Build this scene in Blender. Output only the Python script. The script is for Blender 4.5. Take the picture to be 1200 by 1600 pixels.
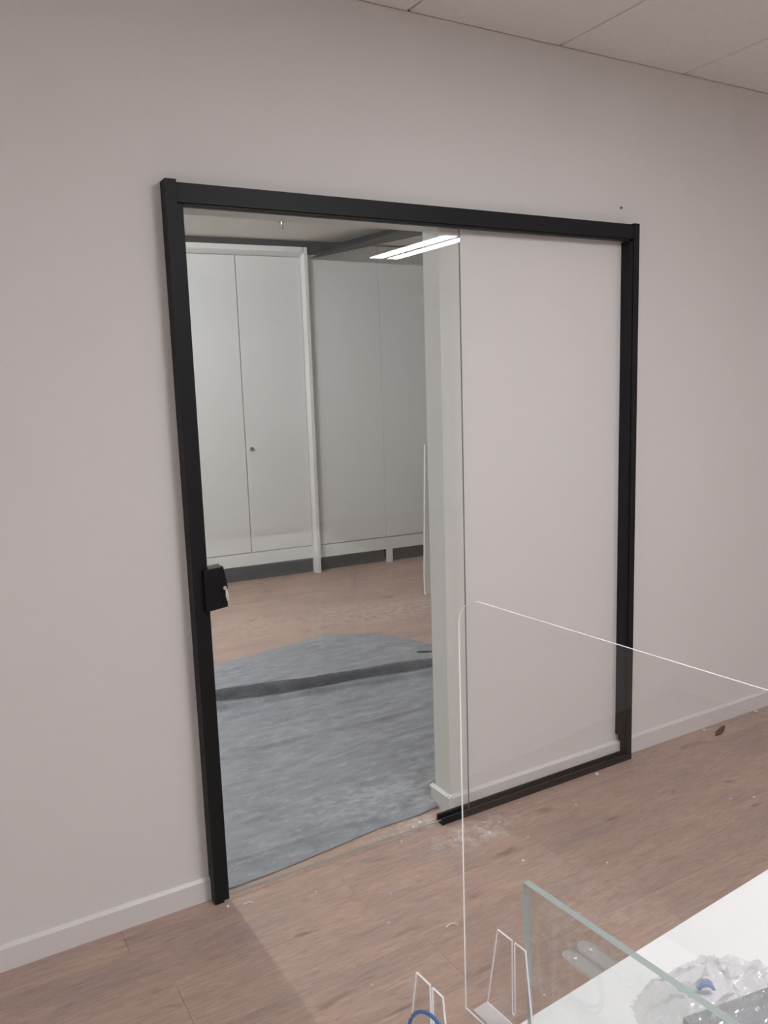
import bpy, bmesh, math, random
from mathutils import Vector, Matrix, noise
random.seed(7)
for o in list(bpy.data.objects): bpy.data.objects.remove(o)
S = bpy.context.scene
COL = S.collection

# ------------------------------------------------------------------ camera
CAM_LOC = Vector((-0.6871, -2.4044, 1.6234))
PITCH, YAW, ROLL, F_PX = -0.1565, 0.5208, -0.0323, 1282.9
fwd = Vector((math.sin(YAW)*math.cos(PITCH), math.cos(YAW)*math.cos(PITCH), math.sin(PITCH)))
rgt = Vector((math.cos(YAW), -math.sin(YAW), 0)); upv = rgt.cross(fwd)
r2 = rgt*math.cos(ROLL)+upv*math.sin(ROLL); u2 = -rgt*math.sin(ROLL)+upv*math.cos(ROLL)
cd = bpy.data.cameras.new('camera'); cam = bpy.data.objects.new('camera', cd); COL.objects.link(cam)
m = Matrix((r2, u2, -fwd)).transposed().to_4x4(); m.translation = CAM_LOC
cam.matrix_world = m
cd.sensor_fit = 'VERTICAL'; cd.sensor_height = 36; cd.lens = F_PX/1600*36; cd.clip_start = 0.02
S.camera = cam
# ------------------------------------------------------------------ world, exposure, lamp strengths
W = bpy.data.worlds.new('world'); S.world = W; W.use_nodes = True
W.node_tree.nodes['Background'].inputs[0].default_value = (0.9, 0.95, 1, 1)
W.node_tree.nodes['Background'].inputs[1].default_value = 0.0
S.view_settings.view_transform = 'Standard'; S.view_settings.look = 'None'
S.view_settings.gamma = 1; S.view_settings.use_curve_mapping = False
S.view_settings.exposure = 1.66
OFFICE_LAMP = 13.0      # emission of the office ceiling lights
NEXT_ROOM_LAMP = 120.0   # emission of the bare tubes in the next room
OFFICE_LAMP_COL = (0.97, 0.99, 1.02, 1)
NEXT_ROOM_COL = (0.97, 0.99, 1.0, 1)

# ------------------------------------------------------------------ helpers
def tag(o, label=None, cat=None, group=None, kind=None):
    if label: o['label'] = label
    if cat: o['category'] = cat
    if group: o['group'] = group
    if kind: o['kind'] = kind
    return o
def box(bm, x0, x1, y0, y1, z0, z1, mi=0):
    v = [bm.verts.new((x, y, z)) for x in (x0, x1) for y in (y0, y1) for z in (z0, z1)]
    fs = [(0,1,3,2),(4,6,7,5),(0,4,5,1),(2,3,7,6),(0,2,6,4),(1,5,7,3)]
    out = []
    for f in fs:
        q = bm.faces.new([v[i] for i in f]); q.material_index = mi; out.append(q)
    return out
def prism(bm, pts, axis, a, b, side_mi=0, face_mi=0):
    """extrude a 2D polygon along axis ('x': pts=(y,z); 'y': pts=(x,z); 'z': pts=(x,y))"""
    def P(p, t):
        return {'x': (t, p[0], p[1]), 'y': (p[0], t, p[1]), 'z': (p[0], p[1], t)}[axis]
    A = [bm.verts.new(P(p, a)) for p in pts]; B = [bm.verts.new(P(p, b)) for p in pts]
    n = len(pts)
    f = bm.faces.new(A); f.material_index = face_mi
    f = bm.faces.new(B[::-1]); f.material_index = face_mi
    for i in range(n):
        f = bm.faces.new((A[i], B[i], B[(i+1) % n], A[(i+1) % n])); f.material_index = side_mi
def tube(bm, pts, r, seg=8, closed=False):
    rings = []; n = len(pts)
    for i, p in enumerate(pts):
        p = Vector(p)
        a = Vector(pts[(i-1) % n]) if (closed or i > 0) else p
        b = Vector(pts[(i+1) % n]) if (closed or i < n-1) else p
        t = (b-a).normalized()
        ref = Vector((0,0,1)) if abs(t.z) < .9 else Vector((1,0,0))
        s = t.cross(ref).normalized(); w = s.cross(t)
        rings.append([bm.verts.new(p + (s*math.cos(k*2*math.pi/seg)+w*math.sin(k*2*math.pi/seg))*r) for k in range(seg)])
    for i in range(n if closed else n-1):
        A = rings[i]; B = rings[(i+1) % n]
        for k in range(seg):
            bm.faces.new((A[k], A[(k+1) % seg], B[(k+1) % seg], B[k])).smooth = True
    if not closed:
        bm.faces.new(rings[0][::-1]); bm.faces.new(rings[-1])
def obj(name, bm, mats, parent=None, bevel=0, smooth=False):
    if bevel:
        bmesh.ops.bevel(bm, geom=bm.edges[:], offset=bevel, segments=2, profile=.6, affect='EDGES', clamp_overlap=True)
    bmesh.ops.recalc_face_normals(bm, faces=bm.faces[:])
    if smooth:
        for f in bm.faces: f.smooth = True
    me = bpy.data.meshes.new(name); bm.to_mesh(me); bm.free()
    for mm in (mats if isinstance(mats, (list, tuple)) else [mats]): me.materials.append(mm)
    o = bpy.data.objects.new(name, me); COL.objects.link(o)
    if parent: o.parent = parent
    return o
def bx(name, dims, mat, parent=None, bevel=0):
    bm = bmesh.new(); box(bm, *dims); return obj(name, bm, mat, parent, bevel)
def empty(name, loc=(0,0,0), rz=0):
    o = bpy.data.objects.new(name, None); COL.objects.link(o); o.location = loc; o.rotation_euler = (0,0,rz)
    o.empty_display_size = .05
    return o
def copy_tree(o, parent=None):
    c = o.copy(); COL.objects.link(c); c.parent = parent
    for ch in list(o.children): copy_tree(ch, c)
    return c

# ------------------------------------------------------------------ materials
def new_mat(name):
    mt = bpy.data.materials.new(name); mt.use_nodes = True
    nt = mt.node_tree; nt.nodes.clear()
    out = nt.nodes.new('ShaderNodeOutputMaterial')
    return mt, nt, out
def N(nt, t, **kw):
    n = nt.nodes.new(t)
    for k, v in kw.items(): setattr(n, k, v)
    return n
def principled(name, col, rough=.5, spec=.5, bump=0, bscale=200, var=0, vscale=3, metal=0, bdist=.002):
    mt, nt, out = new_mat(name)
    p = N(nt, 'ShaderNodeBsdfPrincipled')
    p.inputs['Base Color'].default_value = (*col, 1); p.inputs['Roughness'].default_value = rough
    p.inputs['Specular IOR Level'].default_value = spec; p.inputs['Metallic'].default_value = metal
    g = N(nt, 'ShaderNodeNewGeometry')
    if var:
        nz = N(nt, 'ShaderNodeTexNoise'); nz.inputs['Scale'].default_value = vscale; nz.inputs['Detail'].default_value = 4
        nt.links.new(g.outputs['Position'], nz.inputs['Vector'])
        mx = N(nt, 'ShaderNodeMix', data_type='RGBA')
        mx.inputs[6].default_value = (*[c*(1-var) for c in col], 1); mx.inputs[7].default_value = (*[min(1, c*(1+var)) for c in col], 1)
        nt.links.new(nz.outputs['Fac'], mx.inputs[0]); nt.links.new(mx.outputs[2], p.inputs['Base Color'])
    if bump:
        nz = N(nt, 'ShaderNodeTexNoise'); nz.inputs['Scale'].default_value = bscale; nz.inputs['Detail'].default_value = 3
        nt.links.new(g.outputs['Position'], nz.inputs['Vector'])
        b = N(nt, 'ShaderNodeBump'); b.inputs['Strength'].default_value = bump; b.inputs['Distance'].default_value = bdist
        nt.links.new(nz.outputs['Fac'], b.inputs['Height']); nt.links.new(b.outputs['Normal'], p.inputs['Normal'])
    nt.links.new(p.outputs[0], out.inputs[0])
    return mt
def clear(name, tint, f0=.04, rough=0.0, haze=0.0, hazecol=(.9,.9,.9), wrinkle=0, wscale=60):
    """thin clear sheet: straight-through light plus Schlick mirror reflection"""
    mt, nt, out = new_mat(name)
    tr = N(nt, 'ShaderNodeBsdfTransparent'); tr.inputs[0].default_value = (*tint, 1)
    gl = N(nt, 'ShaderNodeBsdfGlossy'); gl.inputs['Roughness'].default_value = rough; gl.inputs[0].default_value = (1,1,1,1)
    g = N(nt, 'ShaderNodeNewGeometry')
    nrm = g.outputs['Normal']
    if wrinkle:
        nz = N(nt, 'ShaderNodeTexNoise'); nz.inputs['Scale'].default_value = wscale; nz.inputs['Detail'].default_value = 3
        nt.links.new(g.outputs['Position'], nz.inputs['Vector'])
        b = N(nt, 'ShaderNodeBump'); b.inputs['Strength'].default_value = wrinkle; b.inputs['Distance'].default_value = .01
        nt.links.new(nz.outputs['Fac'], b.inputs['Height']); nt.links.new(b.outputs['Normal'], gl.inputs['Normal']); nrm = b.outputs['Normal']
    d = N(nt, 'ShaderNodeVectorMath', operation='DOT_PRODUCT')
    nt.links.new(nrm, d.inputs[0]); nt.links.new(g.outputs['Incoming'], d.inputs[1])
    a = N(nt, 'ShaderNodeMath', operation='ABSOLUTE'); nt.links.new(d.outputs['Value'], a.inputs[0])
    s = N(nt, 'ShaderNodeMath', operation='SUBTRACT', use_clamp=True); s.inputs[0].default_value = 1; nt.links.new(a.outputs[0], s.inputs[1])
    p = N(nt, 'ShaderNodeMath', operation='POWER'); nt.links.new(s.outputs[0], p.inputs[0]); p.inputs[1].default_value = 5
    q = N(nt, 'ShaderNodeMath', operation='MULTIPLY_ADD', use_clamp=True); nt.links.new(p.outputs[0], q.inputs[0])
    q.inputs[1].default_value = 1-f0; q.inputs[2].default_value = f0
    mx = N(nt, 'ShaderNodeMixShader'); nt.links.new(q.outputs[0], mx.inputs[0])
    nt.links.new(tr.outputs[0], mx.inputs[1]); nt.links.new(gl.outputs[0], mx.inputs[2])
    last = mx.outputs[0]
    if haze:
        df = N(nt, 'ShaderNodeBsdfDiffuse'); df.inputs[0].default_value = (*hazecol, 1)
        m2 = N(nt, 'ShaderNodeMixShader'); m2.inputs[0].default_value = haze
        nt.links.new(last, m2.inputs[1]); nt.links.new(df.outputs[0], m2.inputs[2]); last = m2.outputs[0]
    nt.links.new(last, out.inputs[0])
    return mt
def emit(name, col, st):
    mt, nt, out = new_mat(name)
    e = N(nt, 'ShaderNodeEmission'); e.inputs[0].default_value = col; e.inputs[1].default_value = st
    nt.links.new(e.outputs[0], out.inputs[0]); return mt
def wood(name):
    mt, nt, out = new_mat(name)
    L = nt.links.new
    p = N(nt, 'ShaderNodeBsdfPrincipled'); p.inputs['Specular IOR Level'].default_value = .35
    g = N(nt, 'ShaderNodeNewGeometry'); oi = N(nt, 'ShaderNodeObjectInfo')
    sh = N(nt, 'ShaderNodeVectorMath', operation='MULTIPLY_ADD')
    cmb = N(nt, 'ShaderNodeCombineXYZ')
    rm = N(nt, 'ShaderNodeMath', operation='MULTIPLY'); L(oi.outputs['Random'], rm.inputs[0]); rm.inputs[1].default_value = 37.0
    L(rm.outputs[0], cmb.inputs[0]); L(rm.outputs[0], cmb.inputs[1])
    add = N(nt, 'ShaderNodeVectorMath', operation='ADD'); L(g.outputs['Position'], add.inputs[0]); L(cmb.outputs[0], add.inputs[1])
    def nz(scale, sx, sy, detail=5, rough=.6, dist=0):
        mp = N(nt, 'ShaderNodeMapping'); mp.inputs['Scale'].default_value = (sx, sy, 1); L(add.outputs[0], mp.inputs[0])
        t = N(nt, 'ShaderNodeTexNoise'); t.inputs['Scale'].default_value = scale; t.inputs['Detail'].default_value = detail
        t.inputs['Roughness'].default_value = rough; t.inputs['Distortion'].default_value = dist
        L(mp.outputs[0], t.inputs['Vector']); return t.outputs['Fac']
    fine = nz(12, 1, 7, 8, .72, .9); broad = nz(2.2, 1, 3.2, 3, .5); blot = nz(5, 1.0, 2.6, 2, .5, .4)
    r1 = N(nt, 'ShaderNodeValToRGB'); L(fine, r1.inputs[0])
    e = r1.color_ramp.elements
    e[0].position = .34; e[0].color = (.395, .280, .228, 1); e[1].position = .66; e[1].color = (.525, .402, .342, 1)
    r2_ = N(nt, 'ShaderNodeValToRGB'); L(broad, r2_.inputs[0])
    e = r2_.color_ramp.elements
    e[0].position = .3; e[0].color = (.86, .86, .90, 1); e[1].position = .72; e[1].color = (1.12, 1.06, 1.0, 1)
    mul = N(nt, 'ShaderNodeMix', data_type='RGBA', blend_type='MULTIPLY'); mul.inputs[0].default_value = 1
    L(r1.outputs[0], mul.inputs[6]); L(r2_.outputs[0], mul.inputs[7])
    # knots and smoky streaks
    r3 = N(nt, 'ShaderNodeValToRGB'); L(blot, r3.inputs[0])
    e = r3.color_ramp.elements
    e[0].position = .25; e[0].color = (.62, .57, .55, 1); e[1].position = .35; e[1].color = (1, 1, 1, 1)
    mul2 = N(nt, 'ShaderNodeMix', data_type='RGBA', blend_type='MULTIPLY'); mul2.inputs[0].default_value = .85
    L(mul.outputs[2], mul2.inputs[6]); L(r3.outputs[0], mul2.inputs[7])
    # plank to plank tone
    tn = N(nt, 'ShaderNodeMapRange'); L(oi.outputs['Random'], tn.inputs[0]); tn.inputs[3].default_value = .975; tn.inputs[4].default_value = 1.025
    vs = N(nt, 'ShaderNodeVectorMath', operation='SCALE'); L(mul2.outputs[2], vs.inputs[0]); L(tn.outputs[0], vs.inputs['Scale'])
    # plaster dust lying by the door track and on the next room's floor
    def dust(cx, cy, rx, ry, prev, amt):
        sb = N(nt, 'ShaderNodeVectorMath', operation='SUBTRACT'); L(g.outputs['Position'], sb.inputs[0]); sb.inputs[1].default_value = (cx, cy, 0)
        dv = N(nt, 'ShaderNodeVectorMath', operation='DIVIDE'); L(sb.outputs[0], dv.inputs[0]); dv.inputs[1].default_value = (rx, ry, 1)
        ln = N(nt, 'ShaderNodeVectorMath', operation='LENGTH'); L(dv.outputs[0], ln.inputs[0])
        f1 = N(nt, 'ShaderNodeMapRange'); L(ln.outputs['Value'], f1.inputs[0]); f1.inputs[1].default_value = 1; f1.inputs[2].default_value = 0
        t = N(nt, 'ShaderNodeTexNoise'); t.inputs['Scale'].default_value = 22; t.inputs['Detail'].default_value = 6; t.inputs['Roughness'].default_value = .7
        L(g.outputs['Position'], t.inputs['Vector'])
        f2 = N(nt, 'ShaderNodeMapRange'); L(t.outputs['Fac'], f2.inputs[0]); f2.inputs[1].default_value = .44; f2.inputs[2].default_value = .64
        f3 = N(nt, 'ShaderNodeMath', operation='MULTIPLY'); L(f1.outputs[0], f3.inputs[0]); L(f2.outputs[0], f3.inputs[1])
        f4 = N(nt, 'ShaderNodeMath', operation='MULTIPLY'); L(f3.outputs[0], f4.inputs[0]); f4.inputs[1].default_value = amt
        mm = N(nt, 'ShaderNodeMix', data_type='RGBA'); L(f4.outputs[0], mm.inputs[0]); L(prev, mm.inputs[6]); mm.inputs[7].default_value = (.72, .68, .64, 1)
        return mm.outputs[2]
    c = dust(.97, -.16, .30, .10, vs.outputs[0], .95)
    c = dust(.80, .01, .26, .09, c, .9)
    c = dust(2.3, 2.55, .9, .35, c, .8)
    c = dust(1.2, 2.9, 1.1, .5, c, .35)
    c = dust(.9, -.75, .35, .3, c, .35)
    # dark bevelled edges of the boards are real gaps; fine scratches as relief
    L(c, p.inputs['Base Color'])
    rr = N(nt, 'ShaderNodeMapRange'); L(fine, rr.inputs[0]); rr.inputs[3].default_value = .36; rr.inputs[4].default_value = .55
    L(rr.outputs[0], p.inputs['Roughness'])
    b = N(nt, 'ShaderNodeBump'); b.inputs['Strength'].default_value = .12; b.inputs['Distance'].default_value = .002
    L(fine, b.inputs['Height']); L(b.outputs['Normal'], p.inputs['Normal'])
    L(p.outputs[0], out.inputs[0])
    return mt
def sheet_mat(name):
    mt, nt, out = new_mat(name); L = nt.links.new
    p = N(nt, 'ShaderNodeBsdfPrincipled'); p.inputs['Roughness'].default_value = .42; p.inputs['Specular IOR Level'].default_value = .5
    g = N(nt, 'ShaderNodeNewGeometry')
    def nz(sc, sx, sy, d=5, r=.65):
        mp = N(nt, 'ShaderNodeMapping'); mp.inputs['Scale'].default_value = (sx, sy, 1); mp.inputs['Rotation'].default_value = (0,0,.12); L(g.outputs['Position'], mp.inputs[0])
        t = N(nt, 'ShaderNodeTexNoise'); t.inputs['Scale'].default_value = sc; t.inputs['Detail'].default_value = d; t.inputs['Roughness'].default_value = r
        L(mp.outputs[0], t.inputs['Vector']); return t.outputs['Fac']
    n1 = nz(7, 1, 2.6); n2 = nz(60, 1, 1.5, 4)
    r1 = N(nt, 'ShaderNodeValToRGB'); L(n1, r1.inputs[0]); e = r1.color_ramp.elements
    e[0].position = .32; e[0].color = (.205, .222, .252, 1); e[1].position = .70; e[1].color = (.35, .370, .405, 1)
    # grit: white specks and smears of plaster dust
    n3 = nz(16, 1, 2.0, 6, .75)
    f = N(nt, 'ShaderNodeMapRange'); L(n3, f.inputs[0]); f.inputs[1].default_value = .54; f.inputs[2].default_value = .78; f.inputs[4].default_value = .6
    sb = N(nt, 'ShaderNodeVectorMath', operation='SUBTRACT'); L(g.outputs['Position'], sb.inputs[0]); sb.inputs[1].default_value = (.78, .24, 0)
    dv = N(nt, 'ShaderNodeVectorMath', operation='DIVIDE'); L(sb.outputs[0], dv.inputs[0]); dv.inputs[1].default_value = (.45, .20, 1)
    ln = N(nt, 'ShaderNodeVectorMath', operation='LENGTH'); L(dv.outputs[0], ln.inputs[0])
    fa = N(nt, 'ShaderNodeMapRange'); L(ln.outputs['Value'], fa.inputs[0]); fa.inputs[1].default_value = 1; fa.inputs[2].default_value = 0; fa.inputs[4].default_value = .16
    n4 = N(nt, 'ShaderNodeMath', operation='ADD'); L(n3, n4.inputs[0]); L(fa.outputs[0], n4.inputs[1]); L(n4.outputs[0], f.inputs[0])
    mx = N(nt, 'ShaderNodeMix', data_type='RGBA'); L(f.outputs[0], mx.inputs[0]); L(r1.outputs[0], mx.inputs[6]); mx.inputs[7].default_value = (.62, .62, .62, 1)
    vo = N(nt, 'ShaderNodeTexVoronoi'); vo.inputs['Scale'].default_value = 26; L(g.outputs['Position'], vo.inputs['Vector'])
    f2 = N(nt, 'ShaderNodeMath', operation='LESS_THAN'); L(vo.outputs['Distance'], f2.inputs[0]); f2.inputs[1].default_value = .055
    mx2 = N(nt, 'ShaderNodeMix', data_type='RGBA'); L(f2.outputs[0], mx2.inputs[0]); L(mx.outputs[2], mx2.inputs[6]); mx2.inputs[7].default_value = (.7, .69, .66, 1)
    L(mx2.outputs[2], p.inputs['Base Color'])
    b = N(nt, 'ShaderNodeBump'); b.inputs['Strength'].default_value = .3; b.inputs['Distance'].default_value = .006
    ad = N(nt, 'ShaderNodeMath', operation='MULTIPLY_ADD'); L(n2, ad.inputs[0]); ad.inputs[1].default_value = .25; L(n1, ad.inputs[2])
    L(ad.outputs[0], b.inputs['Height']); L(b.outputs['Normal'], p.inputs['Normal'])
    L(p.outputs[0], out.inputs[0]); return mt

M = {}
M['wall'] = principled('wall_paint', (.785, .762, .748), .75, .2, bump=.05, bscale=350, var=.015, vscale=1.5)
M['wall_next'] = principled('next_room_wall_paint', (.74, .74, .72), .7, .25, bump=.05, bscale=350)
M['trim'] = principled('baseboard_paint', (.76, .735, .73), .35, .45)
M['tile'] = principled('mineral_ceiling_tile', (.92, .895, .875), .9, .1, bump=.15, bscale=500, var=.05, vscale=60)
M['tbar'] = principled('ceiling_grid', (.92, .895, .875), .9, .1)
M['ceil_next'] = principled('next_room_ceiling_paint', (.80, .79, .75), .85, .15)
M['wood'] = wood('floor_wood')
M['sub'] = principled('subfloor', (.32, .30, .28), .9, .1)
M['frame'] = principled('anthracite_powder_coat', (.0075, .0082, .0095), .5, .3, bump=.05, bscale=900)
M['lock'] = principled('black_lock_case', (.0035, .0035, .005), .4, .3)
M['chrome'] = principled('chrome', (.75, .75, .74), .18, .5, metal=1)
M['tape'] = principled('pale_tape', (.62, .60, .52), .5, .4)
M['glass'] = clear('door_glass', (.965, .975, .970), .038)
M['glass_edge'] = principled('door_glass_edge', (.27, .31, .29), .15, .6)
M['acrylic'] = clear('clear_acrylic', (.985, .985, .985), .042)
M['acrylic_edge'] = principled('acrylic_cut_edge', (.93, .92, .92), .3, .5)
M['acrylic_frost'] = principled('acrylic_base_film', (.66, .64, .64), .35, .5)
M['thick_glass'] = clear('thick_clear_glass', (.955, .968, .962), .042)
M['thick_edge'] = principled('thick_glass_edge', (.37, .435, .415), .12, .6)
M['tab'] = clear('clear_tab', (.90, .905, .905), .05, haze=.30, hazecol=(.70,.70,.70))
M['desk'] = principled('white_laminate', (.88, .875, .87), .35, .4)
M['desk_leg'] = principled('white_metal', (.75, .75, .75), .4, .4)
M['cab'] = principled('cabinet_laminate', (.77, .77, .765), .38, .4)
M['cab_frame'] = principled('cabinet_surround', (.77, .77, .765), .45, .4)
M['plinth'] = principled('dark_plinth', (.075, .085, .09), .5, .4)
M['dark_band'] = principled('dark_grey_band', (.060, .062, .063), .6, .3)
M['sheet'] = sheet_mat('grey_dust_sheet')
M['crumb'] = principled('plaster', (.85, .83, .80), .9, .1)
M['splinter'] = principled('bark_brown', (.12, .075, .05), .8, .2)
M['bag'] = clear('crumpled_clear_film', (.972, .972, .975), .10, rough=.035, haze=.11, hazecol=(.93,.93,.94), wrinkle=.45, wscale=45)
M['card_grey'] = principled('grey_card', (.30, .32, .33), .7, .2)
M['card_edge'] = principled('tan_card_edge', (.50, .38, .24), .8, .2)
M['dark_grey'] = principled('dark_grey_foam', (.16, .165, .17), .8, .2)
M['blue'] = principled('blue_plastic', (.10, .23, .50), .35, .5)
M['green'] = principled('green_plastic', (.06, .42, .14), .35, .5)
M['brass'] = principled('sprinkler_metal', (.35, .34, .31), .35, .5, metal=.8)
M['housing'] = principled('lamp_housing', (.85, .85, .84), .5, .3)
M['lamp'] = emit('office_lamp', OFFICE_LAMP_COL, OFFICE_LAMP)
M['tube'] = emit('bare_tube', NEXT_ROOM_COL, NEXT_ROOM_LAMP)

# ------------------------------------------------------------------ room shell
RX0, RX1, RY0, CH = -3.025, 5.35, -6.45, 2.793
OX0, OX1, OZ, WT = .03, .94, 2.138, .10          # opening in the glazed wall
# wall with the opening (three joined pieces, one wall)
bm = bmesh.new()
box(bm, RX0, OX0, 0, WT, 0, CH+.05); box(bm, OX1, RX1, 0, WT, 0, CH+.05); box(bm, OX0, OX1, 0, WT, OZ, CH+.05)
bmesh.ops.remove_doubles(bm, verts=bm.verts[:], dist=1e-5)
wf = obj('wall_front', bm, [M['wall'], M['wall_next']])
for p in wf.data.polygons:
    c = p.center
    if (abs(c.x-OX1) < 1e-3 and c.z < OZ and abs(p.normal.x) > .9) or (abs(c.z-OZ) < 1e-3 and abs(p.normal.z) > .9) or c.y > WT-.001: p.material_index = 1
tag(wf, 'pale grey painted wall with an opening behind the black framed glass door', kind='structure')
tag(bx('wall_left', (RX0-.1, RX0, RY0, 0, 0, CH+.05), M['wall']), 'pale grey side wall of the office, outside the view', kind='structure')
tag(bx('wall_right', (RX1, RX1+.1, RY0, 0, 0, CH+.05), M['wall']), 'pale grey far side wall of the office', kind='structure')
tag(bx('wall_back', (RX0, RX1, RY0-.1, RY0, 0, CH+.05), M['wall']), 'pale grey wall opposite the glass door', kind='structure')
# next room shell
NX0, NX1, NY1 = -2.0, 4.6, 4.75
tag(bx('wall_next_left', (NX0-.1, NX0, WT, NY1, 0, CH+.05), M['wall_next']), 'white side wall of the room behind the glass door', kind='structure')
tag(bx('wall_next_right', (NX1, NX1+.1, WT, NY1, 0, CH+.05), M['wall_next']), 'white wall past the cabinets in the next room', kind='structure')
tag(bx('wall_next_back', (NX0, NX1, NY1, NY1+.1, 0, CH+.05), M['wall_next']), 'white wall behind the tall cabinets in the next room', kind='structure')
# floor: sub floor and boards
fl = bx('floor', (RX0-.1, RX1+.1, RY0-.1, NY1+.1, -.10, -.012), M['sub'])
tag(fl, 'brown wood-look plank floor with plaster dust running through both rooms', kind='structure')
PW, PL, G = .205, 1.30, .00025
bm = bmesh.new()
# plank with a hair-thin eased edge
t = [(-PL/2+G, -PW/2+G), (PL/2-G, -PW/2+G), (PL/2-G, PW/2-G), (-PL/2+G, PW/2-G)]
prism(bm, t, 'z', -.012, 0)
bmesh.ops.bevel(bm, geom=[e for e in bm.edges if all(abs(v.co.z) < 1e-6 for v in e.verts)], offset=.0004, segments=1, affect='EDGES')
pl0 = obj('plank', bm, M['wood'], fl)
first = True
y = -.128 + PW/2 - PW*14; row = 0
while y < 4.2:
    x = -2.6 + (row*0.47 % 1)*PL - PL*.3
    while x < 4.9:
        o = pl0 if first else pl0.copy()
        if not first: COL.objects.link(o); o.parent = fl
        o.location = (x, y, 0); first = False
        x += PL
    y += PW; row += 1
planked_to = y - PW/2
# the rest of the office floor, behind the camera
o = bx('plank_field', (RX0, RX1, RY0, -.128-PW*14, -.012, 0), M['wood'], fl); o['kind'] = 'stuff'
# ceiling of the office: grid void + tiles
ce = bx('ceiling', (RX0-.1, RX1+.1, RY0-.1, 0, CH+.011, CH+.08), M['tbar'])
tag(ce, 'office ceiling of large matt tiles with thin dark joints', kind='structure')
TX, TY = .642, 1.29
bm = bmesh.new(); g = .0045
box(bm, g, TX-g, -TY+2*g, 0, CH, CH+.012)
bmesh.ops.bevel(bm, geom=[e for e in bm.edges if all(abs(v.co.z-CH) < 1e-6 for v in e.verts)], offset=.003, segments=1, affect='EDGES')
t0 = obj('ceiling_tile', bm, M['tile'], ce); first = True
for i in range(13):
    for j in range(5):
        o = t0 if first else t0.copy()
        if not first: COL.objects.link(o); o.parent = ce
        o.location = (.842 - TX*6 + TX*i, -TY*j, 0); first = False
cn = bx('ceiling', (NX0-.1, NX1+.1, 0, NY1+.1, CH, CH+.08), M['ceil_next'])
tag(cn, 'off-white plain ceiling of the next room edged by a dark grey band', kind='structure')
# baseboards (chamfered top)
BH, BT = .077, .013
prof = [(0, 0), (-BT, 0), (-BT, BH-.009), (-.004, BH), (0, BH)]
def baseboard(name, x0, x1, label):
    bm = bmesh.new(); prism(bm, prof, 'x', x0, x1)
    return tag(obj(name, bm, M['trim']), label, kind='structure')
baseboard('baseboard_left', RX0, .0, 'low white baseboard running up to the long black door post')
baseboard('baseboard_right', 1.846, RX1, 'low white baseboard beyond the end of the door track')
bm = bmesh.new()
prism(bm, prof, 'x', OX1, 1.816)
prism(bm, [(OX1, 0), (OX1-BT, 0), (OX1-BT, BH-.009), (OX1-.004, BH), (OX1, BH)], 'y', -BT, WT+.012)
# slightly lumpy painted cap at the corner
prism(bm, [(OX1-BT-.004, BH-.012), (OX1-BT-.004, BH-.004), (OX1-.002, BH+.001), (OX1-.002, BH-.012)], 'y', .0, WT+.016)
o = obj('baseboard_middle', bm, M['trim']); tag(o, 'white baseboard inside the door frame, turning round the jamb corner', kind='structure')

# ------------------------------------------------------------------ sliding door: frame, track, pane, lock
FW, FH, FD = 1.844, 2.2, .05
door = empty('door_1', (0, 0, 0)); tag(door, 'tall anthracite framed sliding glass door on the pale wall', kind='structure')
bm = bmesh.new()
prism(bm, [(0, -FD), (.030, -FD), (.030, -.040), (.050, -.040), (.050, .03), (.032, .03), (.032, 0), (0, 0)], 'z', .0, OZ+.002)
for f in bm.faces: pass
box(bm, 0, .032, -FD, 0, OZ+.002, FH)
obj('post', bm, M['frame'], door)
bm = bmesh.new()
box(bm, .032, FW-.03, -FD+.002, 0, 2.139, 2.193)
box(bm, .050, FW-.046, -FD+.006, -.020, 2.131, 2.139)        # lower lip carrying the pane
obj('top_rail', bm, M['frame'], door, bevel=.0012)
bm = bmesh.new()
box(bm, FW-.030, FW, -FD, -.0, .0, 2.197)
box(bm, FW-.047, FW-.030, -FD+.004, -.0, .106, 2.131)
obj('post', bm, M['frame'], door, bevel=.0012)
bm = bmesh.new()
TX0 = .868
prism(bm, [(-.052, 0), (-.014, 0), (-.014, .030), (-.022, .030), (-.022, .010), (-.044, .010), (-.044, .026), (-.052, .026)], 'x', TX0, FW-.002)
obj('bottom_track', bm, M['frame'], door)
bm = bmesh.new()
fs = box(bm, .046, 1.001, -.038, -.030, .012, 2.150)
for i, f in enumerate(fs): f.material_index = 0 if i in (2, 3) else 1
o = obj('glass_pane', bm, [M['glass'], M['glass_edge']], door); o['label'] = 'clear greenish glass pane mirroring a ceiling light'
bm = bmesh.new()
prism(bm, [(.030, .958), (.099, .966), (.1025, 1.030), (.092, 1.092), (.030, 1.087)], 'y', -.064, -.012)
lk = obj('lock_case', bm, M['lock'], door, bevel=.002)
bm = bmesh.new()
bmesh.ops.create_cone(bm, cap_ends=True, segments=20, radius1=.0065, radius2=.0058, depth=.010, matrix=Matrix.Translation((.091, -.066, 1.027)) @ Matrix.Rotation(math.pi/2, 4, 'X'))
o = obj('lock_cylinder', bm, M['chrome'], lk); o['label'] = 'small chrome lock cylinder'
bm = bmesh.new()
prism(bm, [(.093, 1.018), (.0985, 1.024), (.1035, 1.004), (.1025, .986), (.097, .984), (.0935, .998)], 'y', -.068, -.055)
o = obj('latch_tongue', bm, M['tape'], lk, bevel=.001); o['label'] = 'pale metal latch tongue'
# wall screw above the frame
bm = bmesh.new()
bmesh.ops.create_cone(bm, cap_ends=True, segments=12, radius1=.0045, radius2=.0035, depth=.006, matrix=Matrix.Translation((1.793, -.003, 2.261)) @ Matrix.Rotation(math.pi/2, 4, 'X'))
tag(obj('wall_screw', bm, M['plinth']), 'tiny dark screw left in the wall above the door frame corner', 'screw')

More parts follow.
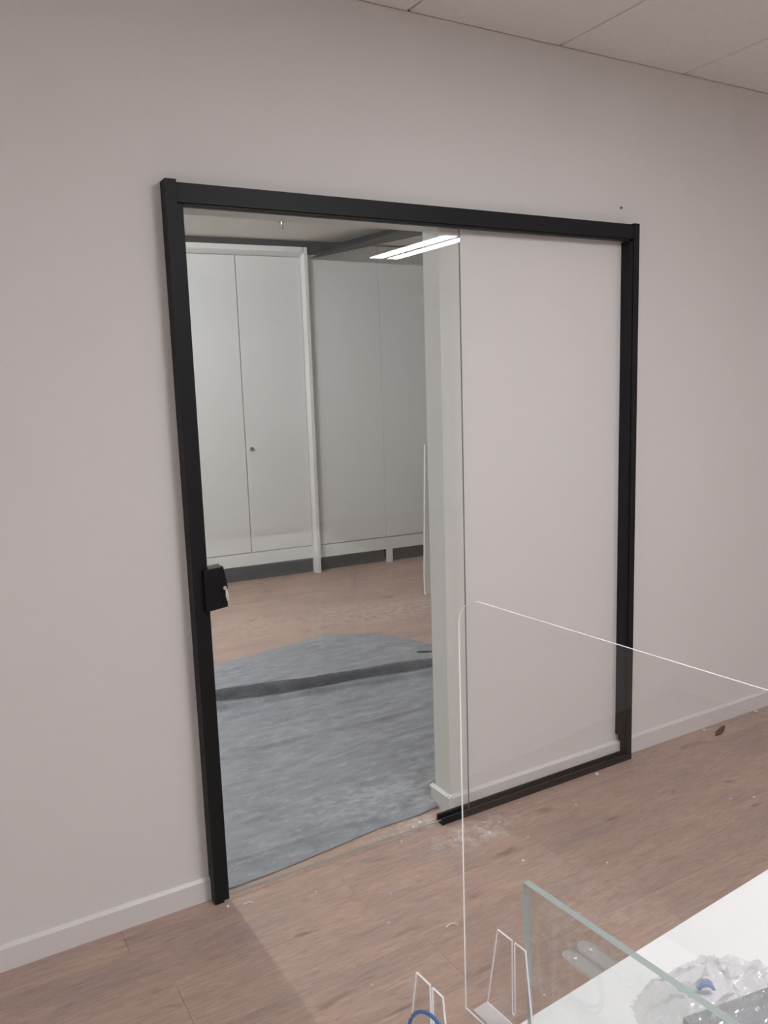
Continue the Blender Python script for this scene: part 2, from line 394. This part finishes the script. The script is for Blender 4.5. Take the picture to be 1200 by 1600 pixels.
# ------------------------------------------------------------------ office ceiling lights
def troffer(name, x, y, label):
    t = empty(name, (x, y, CH)); tag(t, label, 'ceiling light', 'office ceiling lights')
    bm = bmesh.new(); box(bm, -.155, .155, -.61, .61, -.022, .0); obj('housing', bm, M['housing'], t, bevel=.003)
    for s in (-1, 1):
        bm = bmesh.new(); box(bm, *((-.148, -.022) if s < 0 else (.022, .148)), -.60, .60, -.026, -.022)
        obj('diffuser_offscreen', bm, M['lamp'], t)
    s0 = bx('louvre_slot', (-.022, .022, -.59, -.535, -.028, -.022), M['dark_grey'], t)
    for k in range(1, 15):
        o = s0.copy(); COL.objects.link(o); o.parent = t; o.location = (0, k*.08, 0)
    return t
troffer('ceiling_light_mirrored_offscreen', 3.34, -3.93, 'long white ceiling light mirrored in the glass door')
troffer('ceiling_light_desk_offscreen', 1.0, -2.18, 'long white ceiling light above the white desk, outside the view')
troffer('ceiling_light_side_offscreen', -2.4, -3.6, 'long white ceiling light left of the desk, outside the view')

# ------------------------------------------------------------------ next room: bare tubes
def batten(name, x, y, label):
    t = empty(name, (x, y, CH)); tag(t, label, 'tube lamp')
    bx('batten', (-.03, .03, -.62, .62, -.05, 0), M['housing'], t)
    bm = bmesh.new(); tube(bm, [(0, -.58, -.085), (0, .58, -.085)], .014, 12); obj('tube_offscreen', bm, M['tube'], t)
    for s in (-1, 1): bx('holder', (-.014, .014, s*.60-.02, s*.60+.02, -.102, -.05), M['housing'], t)
batten('tube_lamp_offscreen', .0, 2.3, 'bare tube lamp on the next room ceiling, outside the view')
# dark band at the ceiling edge
CR = math.atan(-.075)
bm = bmesh.new(); prism(bm, [(-4.25, 2.69), (.100, 2.69), (.306, CH), (-4.25, CH)], 'y', -.018, .004)
o = obj('trim_1', bm, M['dark_band']); o.location = (2.305, 4.0, 0); o.rotation_euler = (0, 0, CR)
tag(o, 'dark grey band at the ceiling above the white cabinets', kind='structure')
bm = bmesh.new()      # sloping dark board under the ceiling
A = [(2.338, 3.975, 2.654), (2.617, 3.975, CH), (2.70, 3.975, CH), (2.356, 3.975, 2.654)]
B = [(2.775, 2.05, 2.654), (2.870, 2.05, CH), (2.95, 2.05, CH), (2.793, 2.05, 2.654)]
A = [bm.verts.new(p) for p in A]; B = [bm.verts.new(p) for p in B]
bm.faces.new(A); bm.faces.new(B)
for i in range(4): bm.faces.new((A[i], A[(i+1) % 4], B[(i+1) % 4], B[i]))
o = obj('trim_2', bm, M['dark_band']); tag(o, 'dark grey band at the ceiling running away from the cabinets', kind='structure')
# cabinets
def cab_root(label):
    r = empty('tall_cabinet', (2.305, 4.0, 0), CR); tag(r, label, 'cabinet', 'tall cabinets in the next room'); return r
c1 = cab_root('tall white two-door cabinet with a raised white surround and small lock')
bx('body', (-1.72, -.036, .035, .50, .125, 2.70), M['cab_frame'], c1)
bx('plinth', (-1.72, -.036, .035, .40, 0, .125), M['plinth'], c1)
for k in range(3):
    x1 = -.036-.552*k
    d = bx('door', (x1-.549, x1-.003, .010, .032, .243, 2.665), M['cab'], c1, bevel=.0015)
    if k == 0:
        bm = bmesh.new(); bmesh.ops.create_cone(bm, cap_ends=True, segments=16, radius1=.017, radius2=.015, depth=.012, matrix=Matrix.Translation((x1-.500, .004, 1.112)) @ Matrix.Rotation(math.pi/2, 4, 'X'))
        lkk = obj('lock', bm, M['brass'], d); lkk['label'] = 'small round metal lock'
bx('base_panel', (-1.72, -.036, .012, .034, .130, .236), M['cab_frame'], c1)
sur = bmesh.new(); prism(sur, [(-.036, .30), (-.036, .006), (-.018, -.045), (.010, -.045), (.010, .30)], 'z', 0, 2.74); obj('surround_stile', sur, M['cab_frame'], c1)
sur = bmesh.new(); prism(sur, [(.30, 2.668), (.006, 2.668), (-.045, 2.700), (-.045, 2.74), (.30, 2.74)], 'x', -1.72, -.030); obj('surround_top', sur, M['cab_frame'], c1)
c2 = cab_root('tall white plain cabinet between the surround stile and a short white leg')
bx('body', (.011, .677, .035, .50, .125, CH-.005), M['cab_frame'], c2)
bx('plinth', (.011, .671, .060, .40, 0, .125), M['plinth'], c2)
bx('door', (.012, .6765, .008, .032, .238, CH-.01), M['cab'], c2, bevel=.0015)
bx('base_panel', (.011, .677, .012, .034, .122, .230), M['cab_frame'], c2)
c3 = cab_root('tall white plain cabinet next to the white jamb, past the short leg')
bx('body', (.678, 1.50, .035, .50, .125, CH-.005), M['cab_frame'], c3)
bx('plinth', (.730, 1.50, .060, .40, 0, .125), M['plinth'], c3)
bx('leg', (.678, .730, .000, .034, 0, .122), M['cab_frame'], c3, bevel=.001)
bx('door', (.678, 1.50, .006, .030, .238, CH-.01), M['cab'], c3, bevel=.0015)
bx('base_panel', (.678, 1.50, .004, .034, .122, .230), M['cab_frame'], c3)
# white board leaning in the next room behind the jamb
bm = bmesh.new(); prism(bm, [(0, 0), (.0, .16), (.05, 1.15), (.62, 1.15), (.62, 0)], 'y', -.009, .009)
o = obj('white_board', bm, M['cab_frame'], None, bevel=.0015); o.location = (2.625, 2.78, 0); o.rotation_euler = (math.radians(-1.5), 0, 0)
tag(o, 'white board standing on the dusty floor just behind the jamb', 'board')
# sprinkler
sp = empty('sprinkler', (1.80, 3.275, CH)); tag(sp, 'small metal sprinkler head under the next room ceiling', 'sprinkler')
bm = bmesh.new(); bmesh.ops.create_cone(bm, cap_ends=True, segments=20, radius1=.030, radius2=.026, depth=.006, matrix=Matrix.Translation((0,0,-.003))); obj('escutcheon', bm, M['brass'], sp)
bm = bmesh.new(); bmesh.ops.create_cone(bm, cap_ends=True, segments=12, radius1=.008, radius2=.010, depth=.022, matrix=Matrix.Translation((0,0,-.016))); obj('nozzle', bm, M['brass'], sp)
bm = bmesh.new()
for s in (-1, 1): tube(bm, [(s*.009, 0, -.025), (s*.013, 0, -.035), (s*.008, 0, -.048), (0, 0, -.053)], .002, 6)
obj('frame_arms', bm, M['brass'], sp)
bm = bmesh.new(); bmesh.ops.create_cone(bm, cap_ends=True, segments=16, radius1=.013, radius2=.013, depth=.002, matrix=Matrix.Translation((0,0,-.055))); obj('deflector', bm, M['brass'], sp)

# ------------------------------------------------------------------ grey dust sheet
def lerp(a, b, t): return a+(b-a)*t
front = [(-.7, .13), (.005, .125), (.038, .112), (.052, .012), (.067, .004), (.23, .011), (.445, .031), (.659, .056), (.843, .056), (.925, .060), (1.02, .13), (1.75, .16)]
back = [(-.7, 1.93), (.741, 2.154), (1.15, 2.235), (1.596, 2.305), (1.70, 2.20), (1.84, 2.13), (1.93, 1.93), (2.004, 1.72), (2.10, 1.4), (2.14, 1.1)]
def poly(pl, t):
    L = [0]
    for a, b in zip(pl, pl[1:]): L.append(L[-1]+math.dist(a, b))
    s = t*L[-1]
    for i in range(len(pl)-1):
        if s <= L[i+1] or i == len(pl)-2:
            k = (s-L[i])/(L[i+1]-L[i]); return lerp(pl[i][0], pl[i+1][0], k), lerp(pl[i][1], pl[i+1][1], k)
NU, NV = 170, 380
verts = []; faces = []
for j in range(NV+1):
    v = j/NV
    for i in range(NU+1):
        uu = i/NU
        a = poly(front, uu); b = poly(back, uu)
        x, y = lerp(a[0], b[0], v), lerp(a[1], b[1], v)
        P = Vector((x, y, 0))
        # long soft wrinkles running with the boards, a bit diagonal
        s = y - .16*x
        wr = noise.noise(Vector((x*1.3, s*7, 1.0)))*.5 + noise.noise(Vector((x*2.5+s, s*16, 5.0)))*.3 + noise.noise(Vector((x*9, s*22, 9.0)))*.12
        ridged = (1-abs(noise.noise(Vector((x*1.1+3, s*6+.8*x, 2.0)))))**6
        z = .010 + .0075*wr + .009*ridged
        # the big raised fold
        yf = 1.675 - .182*(x) + .012*math.sin(x*5)
        d = y - yf
        fade = .75 + .25*max(0, 1-x/1.6)
        sm_ = lambda e0, e1, t: (lambda q: q*q*(3-2*q))(min(1, max(0, (t-e0)/(e1-e0))))
        z += fade*(.052*sm_(-.012, .012, d)*math.exp(-max(0, d-.012)/.10) + .036*sm_(-.135, -.115, d)*(1-sm_(-.012, .012, d))*(.35+.65*math.exp(-max(0, d+.115)/.04)))
        z += fade*.040*sm_(-.012, .012, d)*math.exp(-max(0, d-.012)/.035)
        # sharp packing creases
        for yc, am in ((.893+.012*math.sin(4*x), .011), (.118+.01*x, .009*max(0, min(1, (.75-x)*3))), (.56+.10*x+.01*math.sin(7*x), .006*max(0, min(1, (x-.5)*3)))):
            dc = y-yc; z += am*sm_(-.004, .004, dc)*math.exp(-max(0, dc)/.05)
        z += .010*math.exp(-abs((y-2.10)-.35*(x-1.55))/.016)*math.exp(-((x-1.52)/.22)**2)
        # bunched up against the jamb foot
        z += .030*math.exp(-((x-.915)/.05)**2-((y-.085)/.05)**2)
        dy = -.062*fade*sm_(-.012, .012, d)*math.exp(-max(0, d-.012)/.045)
        edge = min(v, 1-v)*18
        z = .0015 + (z-.0015)*min(1, .25+edge)
        verts.append((x, y+dy*min(1, edge), max(.0012, z)))
for j in range(NV):
    for i in range(NU):
        k = j*(NU+1)+i; faces.append((k, k+1, k+NU+2, k+NU+1))
me = bpy.data.meshes.new('dust_sheet'); me.from_pydata(verts, [], faces); me.materials.append(M['sheet'])
for p in me.polygons: p.use_smooth = True
o = bpy.data.objects.new('dust_sheet', me); COL.objects.link(o)
sm = o.modifiers.new('thickness', 'SOLIDIFY'); sm.thickness = .0008; sm.offset = -1
tag(o, 'wrinkled grey plastic dust sheet spread on the next room floor', 'dust sheet')
bm = bmesh.new(); prism(bm, [(-.05, .0), (-.02, .012), (.03, .008), (.055, -.006), (.0, -.010)], 'z', 0, .006)
o = obj('black_scrap', bm, M['lock']); o.location = (1.862, 1.60, .014); o.rotation_euler = (0, .0, -.5)
tag(o, 'small black scrap of tape lying on the grey dust sheet', 'scrap')

# ------------------------------------------------------------------ desk and everything on it (desk frame: u along far edge, v towards the door wall)
DZ = .72
desk = empty('desk', (-.027, -1.59, 0), math.radians(4.15)); tag(desk, 'white laminate desk standing in front of the glass door', 'desk')
DM = Matrix.Translation((-.027, -1.59, 0)) @ Matrix.Rotation(math.radians(4.15), 4, 'Z')
bx('desk_top', (-.40, 1.45, -.80, 0, DZ-.025, DZ), M['desk'], desk, bevel=.002)
for (u, v) in ((-.34, -.06), (-.34, -.74), (1.39, -.06), (1.39, -.74)):
    bx('leg', (u-.025, u+.025, v-.025, v+.025, 0, DZ-.025), M['desk_leg'], desk, bevel=.002)
bx('frame_rail', (-.32, 1.37, -.075, -.045, DZ-.065, DZ-.025), M['desk_leg'], desk)
def on_desk(o): o.matrix_world = DM @ o.matrix_world; return o
# large acrylic screen with rounded upper corner
def rounded_panel(v0, v1, z0, z1, r, seg=10):
    pts = [(v0, z0), (v0, z1), ]
    pts = [(v1, z0), (v1, z1-r)]
    for k in range(1, seg+1):
        a = k/seg*math.pi/2; pts.append((v1-r+r*math.cos(a), z1-r+r*math.sin(a)))
    pts += [(v0+r, z1)]
    for k in range(1, seg+1):
        a = math.pi/2+k/seg*math.pi/2; pts.append((v0+r+r*math.cos(a), z1-r+r*math.sin(a)))
    pts += [(v0, z0)]
    return pts
bm = bmesh.new(); prism(bm, rounded_panel(-.70, .068, DZ, 1.338, .042), 'x', -.0413, -.0390, side_mi=1, face_mi=0)
o = on_desk(obj('acrylic_screen', bm, [M['acrylic'], M['acrylic_edge']])); tag(o, 'tall clear acrylic desk screen with a rounded upper corner and bright edge', 'screen')
# low thick glass divider
bm = bmesh.new(); prism(bm, [(-.016, DZ), (-.008, .942), (-.62, .942), (-.62, DZ)], 'x', .002, .0125, side_mi=1, face_mi=0)
o = on_desk(obj('glass_divider', bm, [M['thick_glass'], M['thick_edge']])); tag(o, 'low thick glass divider with greenish top edge standing on the white desk', 'divider')
# slotted acrylic feet
def foot(u, label):
    r = empty('screen_foot', (0, 0, 0)); tag(r, label, 'screen foot', 'clear acrylic screen feet')
    bm = bmesh.new()
    prism(bm, [(.056, DZ+.001), (.032, .853), (.0025, .853), (.0025, .741), (.0010, .739), (-.0010, .739), (-.0025, .741), (-.0025, .853), (-.024, .853), (-.040, DZ+.001)], 'x', -.0015, .0015, side_mi=1, face_mi=0)
    obj('slotted_upright', bm, [M['acrylic'], M['acrylic_edge']], r)
    bm = bmesh.new(); box(bm, -.028, -.0018, -.16, .056, DZ+.0002, DZ+.003); obj('base_plate', bm, M['acrylic_frost'], r)
    r.matrix_world = DM @ Matrix.Translation((u, 0, 0)); return r
foot(-.009, 'slotted clear acrylic foot with pale base plate beside the tall acrylic screen')
foot(-.152, 'slotted clear acrylic foot behind the blue cable loop')
# two rounded clear tabs reaching over the desk edge
def tab(u, label):
    bm = bmesh.new(); w = .0140; pts = []
    for k in range(13):
        a = math.pi*k/12; pts.append((w*math.cos(a), .054+w*math.sin(a)))
    pts += [(-w, -.002), (w, -.002)]
    prism(bm, pts, 'z', DZ-.0033, DZ-.0002, side_mi=1, face_mi=0)
    o = obj('clear_tab', bm, [M['tab'], M['acrylic_edge']]); 
    bm = bmesh.new(); bmesh.ops.create_cone(bm, cap_ends=True, segments=12, radius1=.0028, radius2=.0028, depth=.001, matrix=Matrix.Translation((0, .045, DZ)))
    obj('screw_hole', bm, M['housing'], o)
    o.matrix_world = DM @ Matrix.Translation((u, 0, 0)); tag(o, label, 'plastic tab', 'clear tabs over the desk edge')
tab(.1985, 'rounded clear plastic tab over the desk edge, farther from the glass divider')
tab(.164, 'rounded clear plastic tab over the desk edge, nearer the glass divider')
# cable loop
cl = empty('cable_loop', (0,0,0)); tag(cl, 'loop of thin blue and green cable on the desk by the acrylic foot', 'cable')
def ring(name, cu, cv, r, lean, mat, rr):
    bm = bmesh.new(); pts = []
    for k in range(48):
        a = 2*math.pi*k/48
        pts.append((cu+lean*math.sin(a), cv+r*1.02*math.cos(a), DZ+.0032+rr+r+r*math.sin(a)))
    tube(bm, pts, rr, 8, True); obj(name, bm, mat, cl)
ring('blue_cable', -.170, -.022, .0505, .006, M['blue'], .0026)
ring('green_cable', -.165, -.034, .0435, .002, M['green'], .0026)
cl.matrix_world = DM
# things under and in the crumpled bag
bm = bmesh.new()
fs = box(bm, .0, .16, -.12, .0, 0, .030)
fs[0].material_index = 1
o = obj('grey_carton', bm, [M['card_grey'], M['card_edge']], None)
o.matrix_world = DM @ Matrix.Translation((.165, -.150, DZ)) @ Matrix.Rotation(math.radians(-14), 4, 'Z')
tag(o, 'flat grey carton with a tan cut edge under the crumpled plastic bag', 'carton')
bm = bmesh.new(); box(bm, 0, .22, -.10, 0, 0, .035)
bmesh.ops.subdivide_edges(bm, edges=bm.edges[:], cuts=3, use_grid_fill=True)
o = obj('foam_block', bm, M['dark_grey'], None)
o.matrix_world = DM @ Matrix.Translation((.335, -.180, DZ)) @ Matrix.Rotation(math.radians(-12), 4, 'Z')
tag(o, 'dark grey foam block on the desk behind the crumpled plastic bag', 'foam block')
bm = bmesh.new(); pts = []
for k in range(13):
    a = math.pi*k/12; pts.append((.013*math.cos(a), 0, .010*math.sin(a)))
for k in range(12, -1, -1):
    a = math.pi*k/12; pts.append((.008*math.cos(a), 0, .005*math.sin(a)))
prism(bm, [(p[0], p[2]) for p in pts], 'y', -.006, .006)
o = obj('blue_clip', bm, M['blue']); o.matrix_world = DM @ Matrix.Translation((.262, -.118, DZ+.008)) @ Matrix.Rotation(math.radians(-38), 4, 'Z')
tag(o, 'small blue plastic clip showing through the crumpled bag', 'clip')
# the bag: a low, sharply crumpled film heap
NB = 46; verts = []; faces = []
for j in range(NB+1):
    for i in range(NB+1):
        a, b = i/NB*2-1, j/NB*2-1
        x, y = a*.155, b*.105
        rr = math.hypot(a, b)
        ang = math.atan2(b, a)
        lim = .86+.18*noise.noise(Vector((math.cos(ang)*1.6, math.sin(ang)*1.6, 4)))
        h = max(0, 1-(rr/lim)**2)**.7 if rr < lim else 0
        n1 = 1-abs(noise.noise(Vector((x*22, y*22, 1)))); n2 = 1-abs(noise.noise(Vector((x*55, y*55, 3))))
        z = h*(.046*n1**3 + .020*n2**2 + .006)
        verts.append((x+.006*noise.noise(Vector((x*40, y*40, 8))), y+.006*noise.noise(Vector((x*40, y*40, 11))), .0005+z if rr < lim else .0005))
keep = lambda k: verts[k][2] > .0006
for j in range(NB):
    for i in range(NB):
        k = j*(NB+1)+i; q = (k, k+1, k+NB+2, k+NB+1)
        if any(keep(t) for t in q): faces.append(q)
me = bpy.data.meshes.new('plastic_bag'); me.from_pydata(verts, [], faces); me.materials.append(M['bag'])
bmx = bmesh.new(); bmx.from_mesh(me)
bmesh.ops.delete(bmx, geom=[v for v in bmx.verts if not v.link_faces], context='VERTS'); bmx.to_mesh(me); bmx.free()
for p in me.polygons: p.use_smooth = False
o = bpy.data.objects.new('plastic_bag', me); COL.objects.link(o)
o.matrix_world = DM @ Matrix.Translation((.252, -.158, DZ+.001)) @ Matrix.Rotation(math.radians(-25), 4, 'Z')
tag(o, 'crumpled clear plastic bag lying on the white desk', 'plastic bag')

# ------------------------------------------------------------------ plaster crumbs and shavings
def crumb(x, y, s, flat=.5, rz=None, long=1, z=0):
    bm = bmesh.new(); bmesh.ops.create_icosphere(bm, subdivisions=1, radius=1)
    for v in bm.verts: v.co *= .7+.5*random.random()
    for v in bm.verts: v.co = Vector((v.co.x*s*long, v.co.y*s, max(v.co.z, -.5)*s*flat))
    zz = min(v.co.z for v in bm.verts)
    o = obj('plaster_crumb', bm, M['crumb']); o.location = (x, y, z-zz); o.rotation_euler = (0, 0, random.random()*6 if rz is None else rz)
    if x > 2.2: lab = 'white plaster crumb lying against the baseboard past the end of the door track'
    elif y > -.02 and x < .95: lab = 'white plaster crumb on the floor between the dust sheet and the glass pane'
    elif .9 < x < 1.1 and y > -.2: lab = 'white plaster crumb in the pale dust by the open end of the door track'
    elif x > 1.55 and y > -.1: lab = 'large white plaster crumb close to the door track near its closed end'
    elif x < .05: lab = 'white plaster crumb right at the foot of the long black post'
    elif x > 1.85: lab = 'white plaster crumb on the floor between the desk and the end of the door frame'
    else: lab = 'tiny white plaster crumb on the open brown floor before the glass door'
    tag(o, lab, 'crumb', 'plaster crumbs on the floor')
for (x, y, s) in ((.809,.012,.009),(.772,-.004,.006),(.686,-.060,.004),(.984,-.185,.006),(.852,-.159,.004),(1.056,-.149,.005),(1.378,-.211,.006),(1.62,-.075,.010),
                  (2.70,-.03,.010),(2.33,-.03,.009),(1.982,-.541,.007),(1.08,-.283,.005),(.033,-.075,.005),(.971,-.388,.006),(1.90,-.50,.004),
                  (.30,-.16,.003),(.42,-.42,.003),(.62,-.9,.004),(.50,-.30,.003),(.25,-.62,.003),(1.2,-.55,.004),(.80,-.62,.003),(1.5,-.42,.003),(.93,-.10,.004),(1.01,-.12,.006),(.98,-.15,.004)):
    crumb(x, y, s)
def shaving(x, y, rz, s, label):
    bm = bmesh.new(); pts = []
    for k in range(9):
        t = k/8; pts.append((s*(t-.5), .35*s*math.sin(t*3.0), .0018+.25*s*t*t))
    tube(bm, pts, .0016, 6); o = obj('wood_shaving', bm, M['crumb']); o.location = (x, y, 0); o.rotation_euler = (0, 0, rz)
    tag(o, label, 'shaving', 'curled shavings on the floor')
shaving(.088, -.108, -.7, .034, 'pale curled shaving on the floor near the foot of the long post')
shaving(.57, -.541, -.5, .034, 'pale curled shaving on the open floor between desk and door')
bm = bmesh.new(); prism(bm, [(-.06, .004), (-.02, .016), (.05, .012), (.075, .004), (.03, -.008), (-.03, -.012)], 'z', 0, .007)
o = obj('bark_splinter', bm, M['splinter'], None, bevel=.002); o.location = (2.375, -.085, 0); o.rotation_euler = (0, .0, .35)
tag(o, 'dark brown splinter on the floor near the right-hand baseboard', 'splinter')
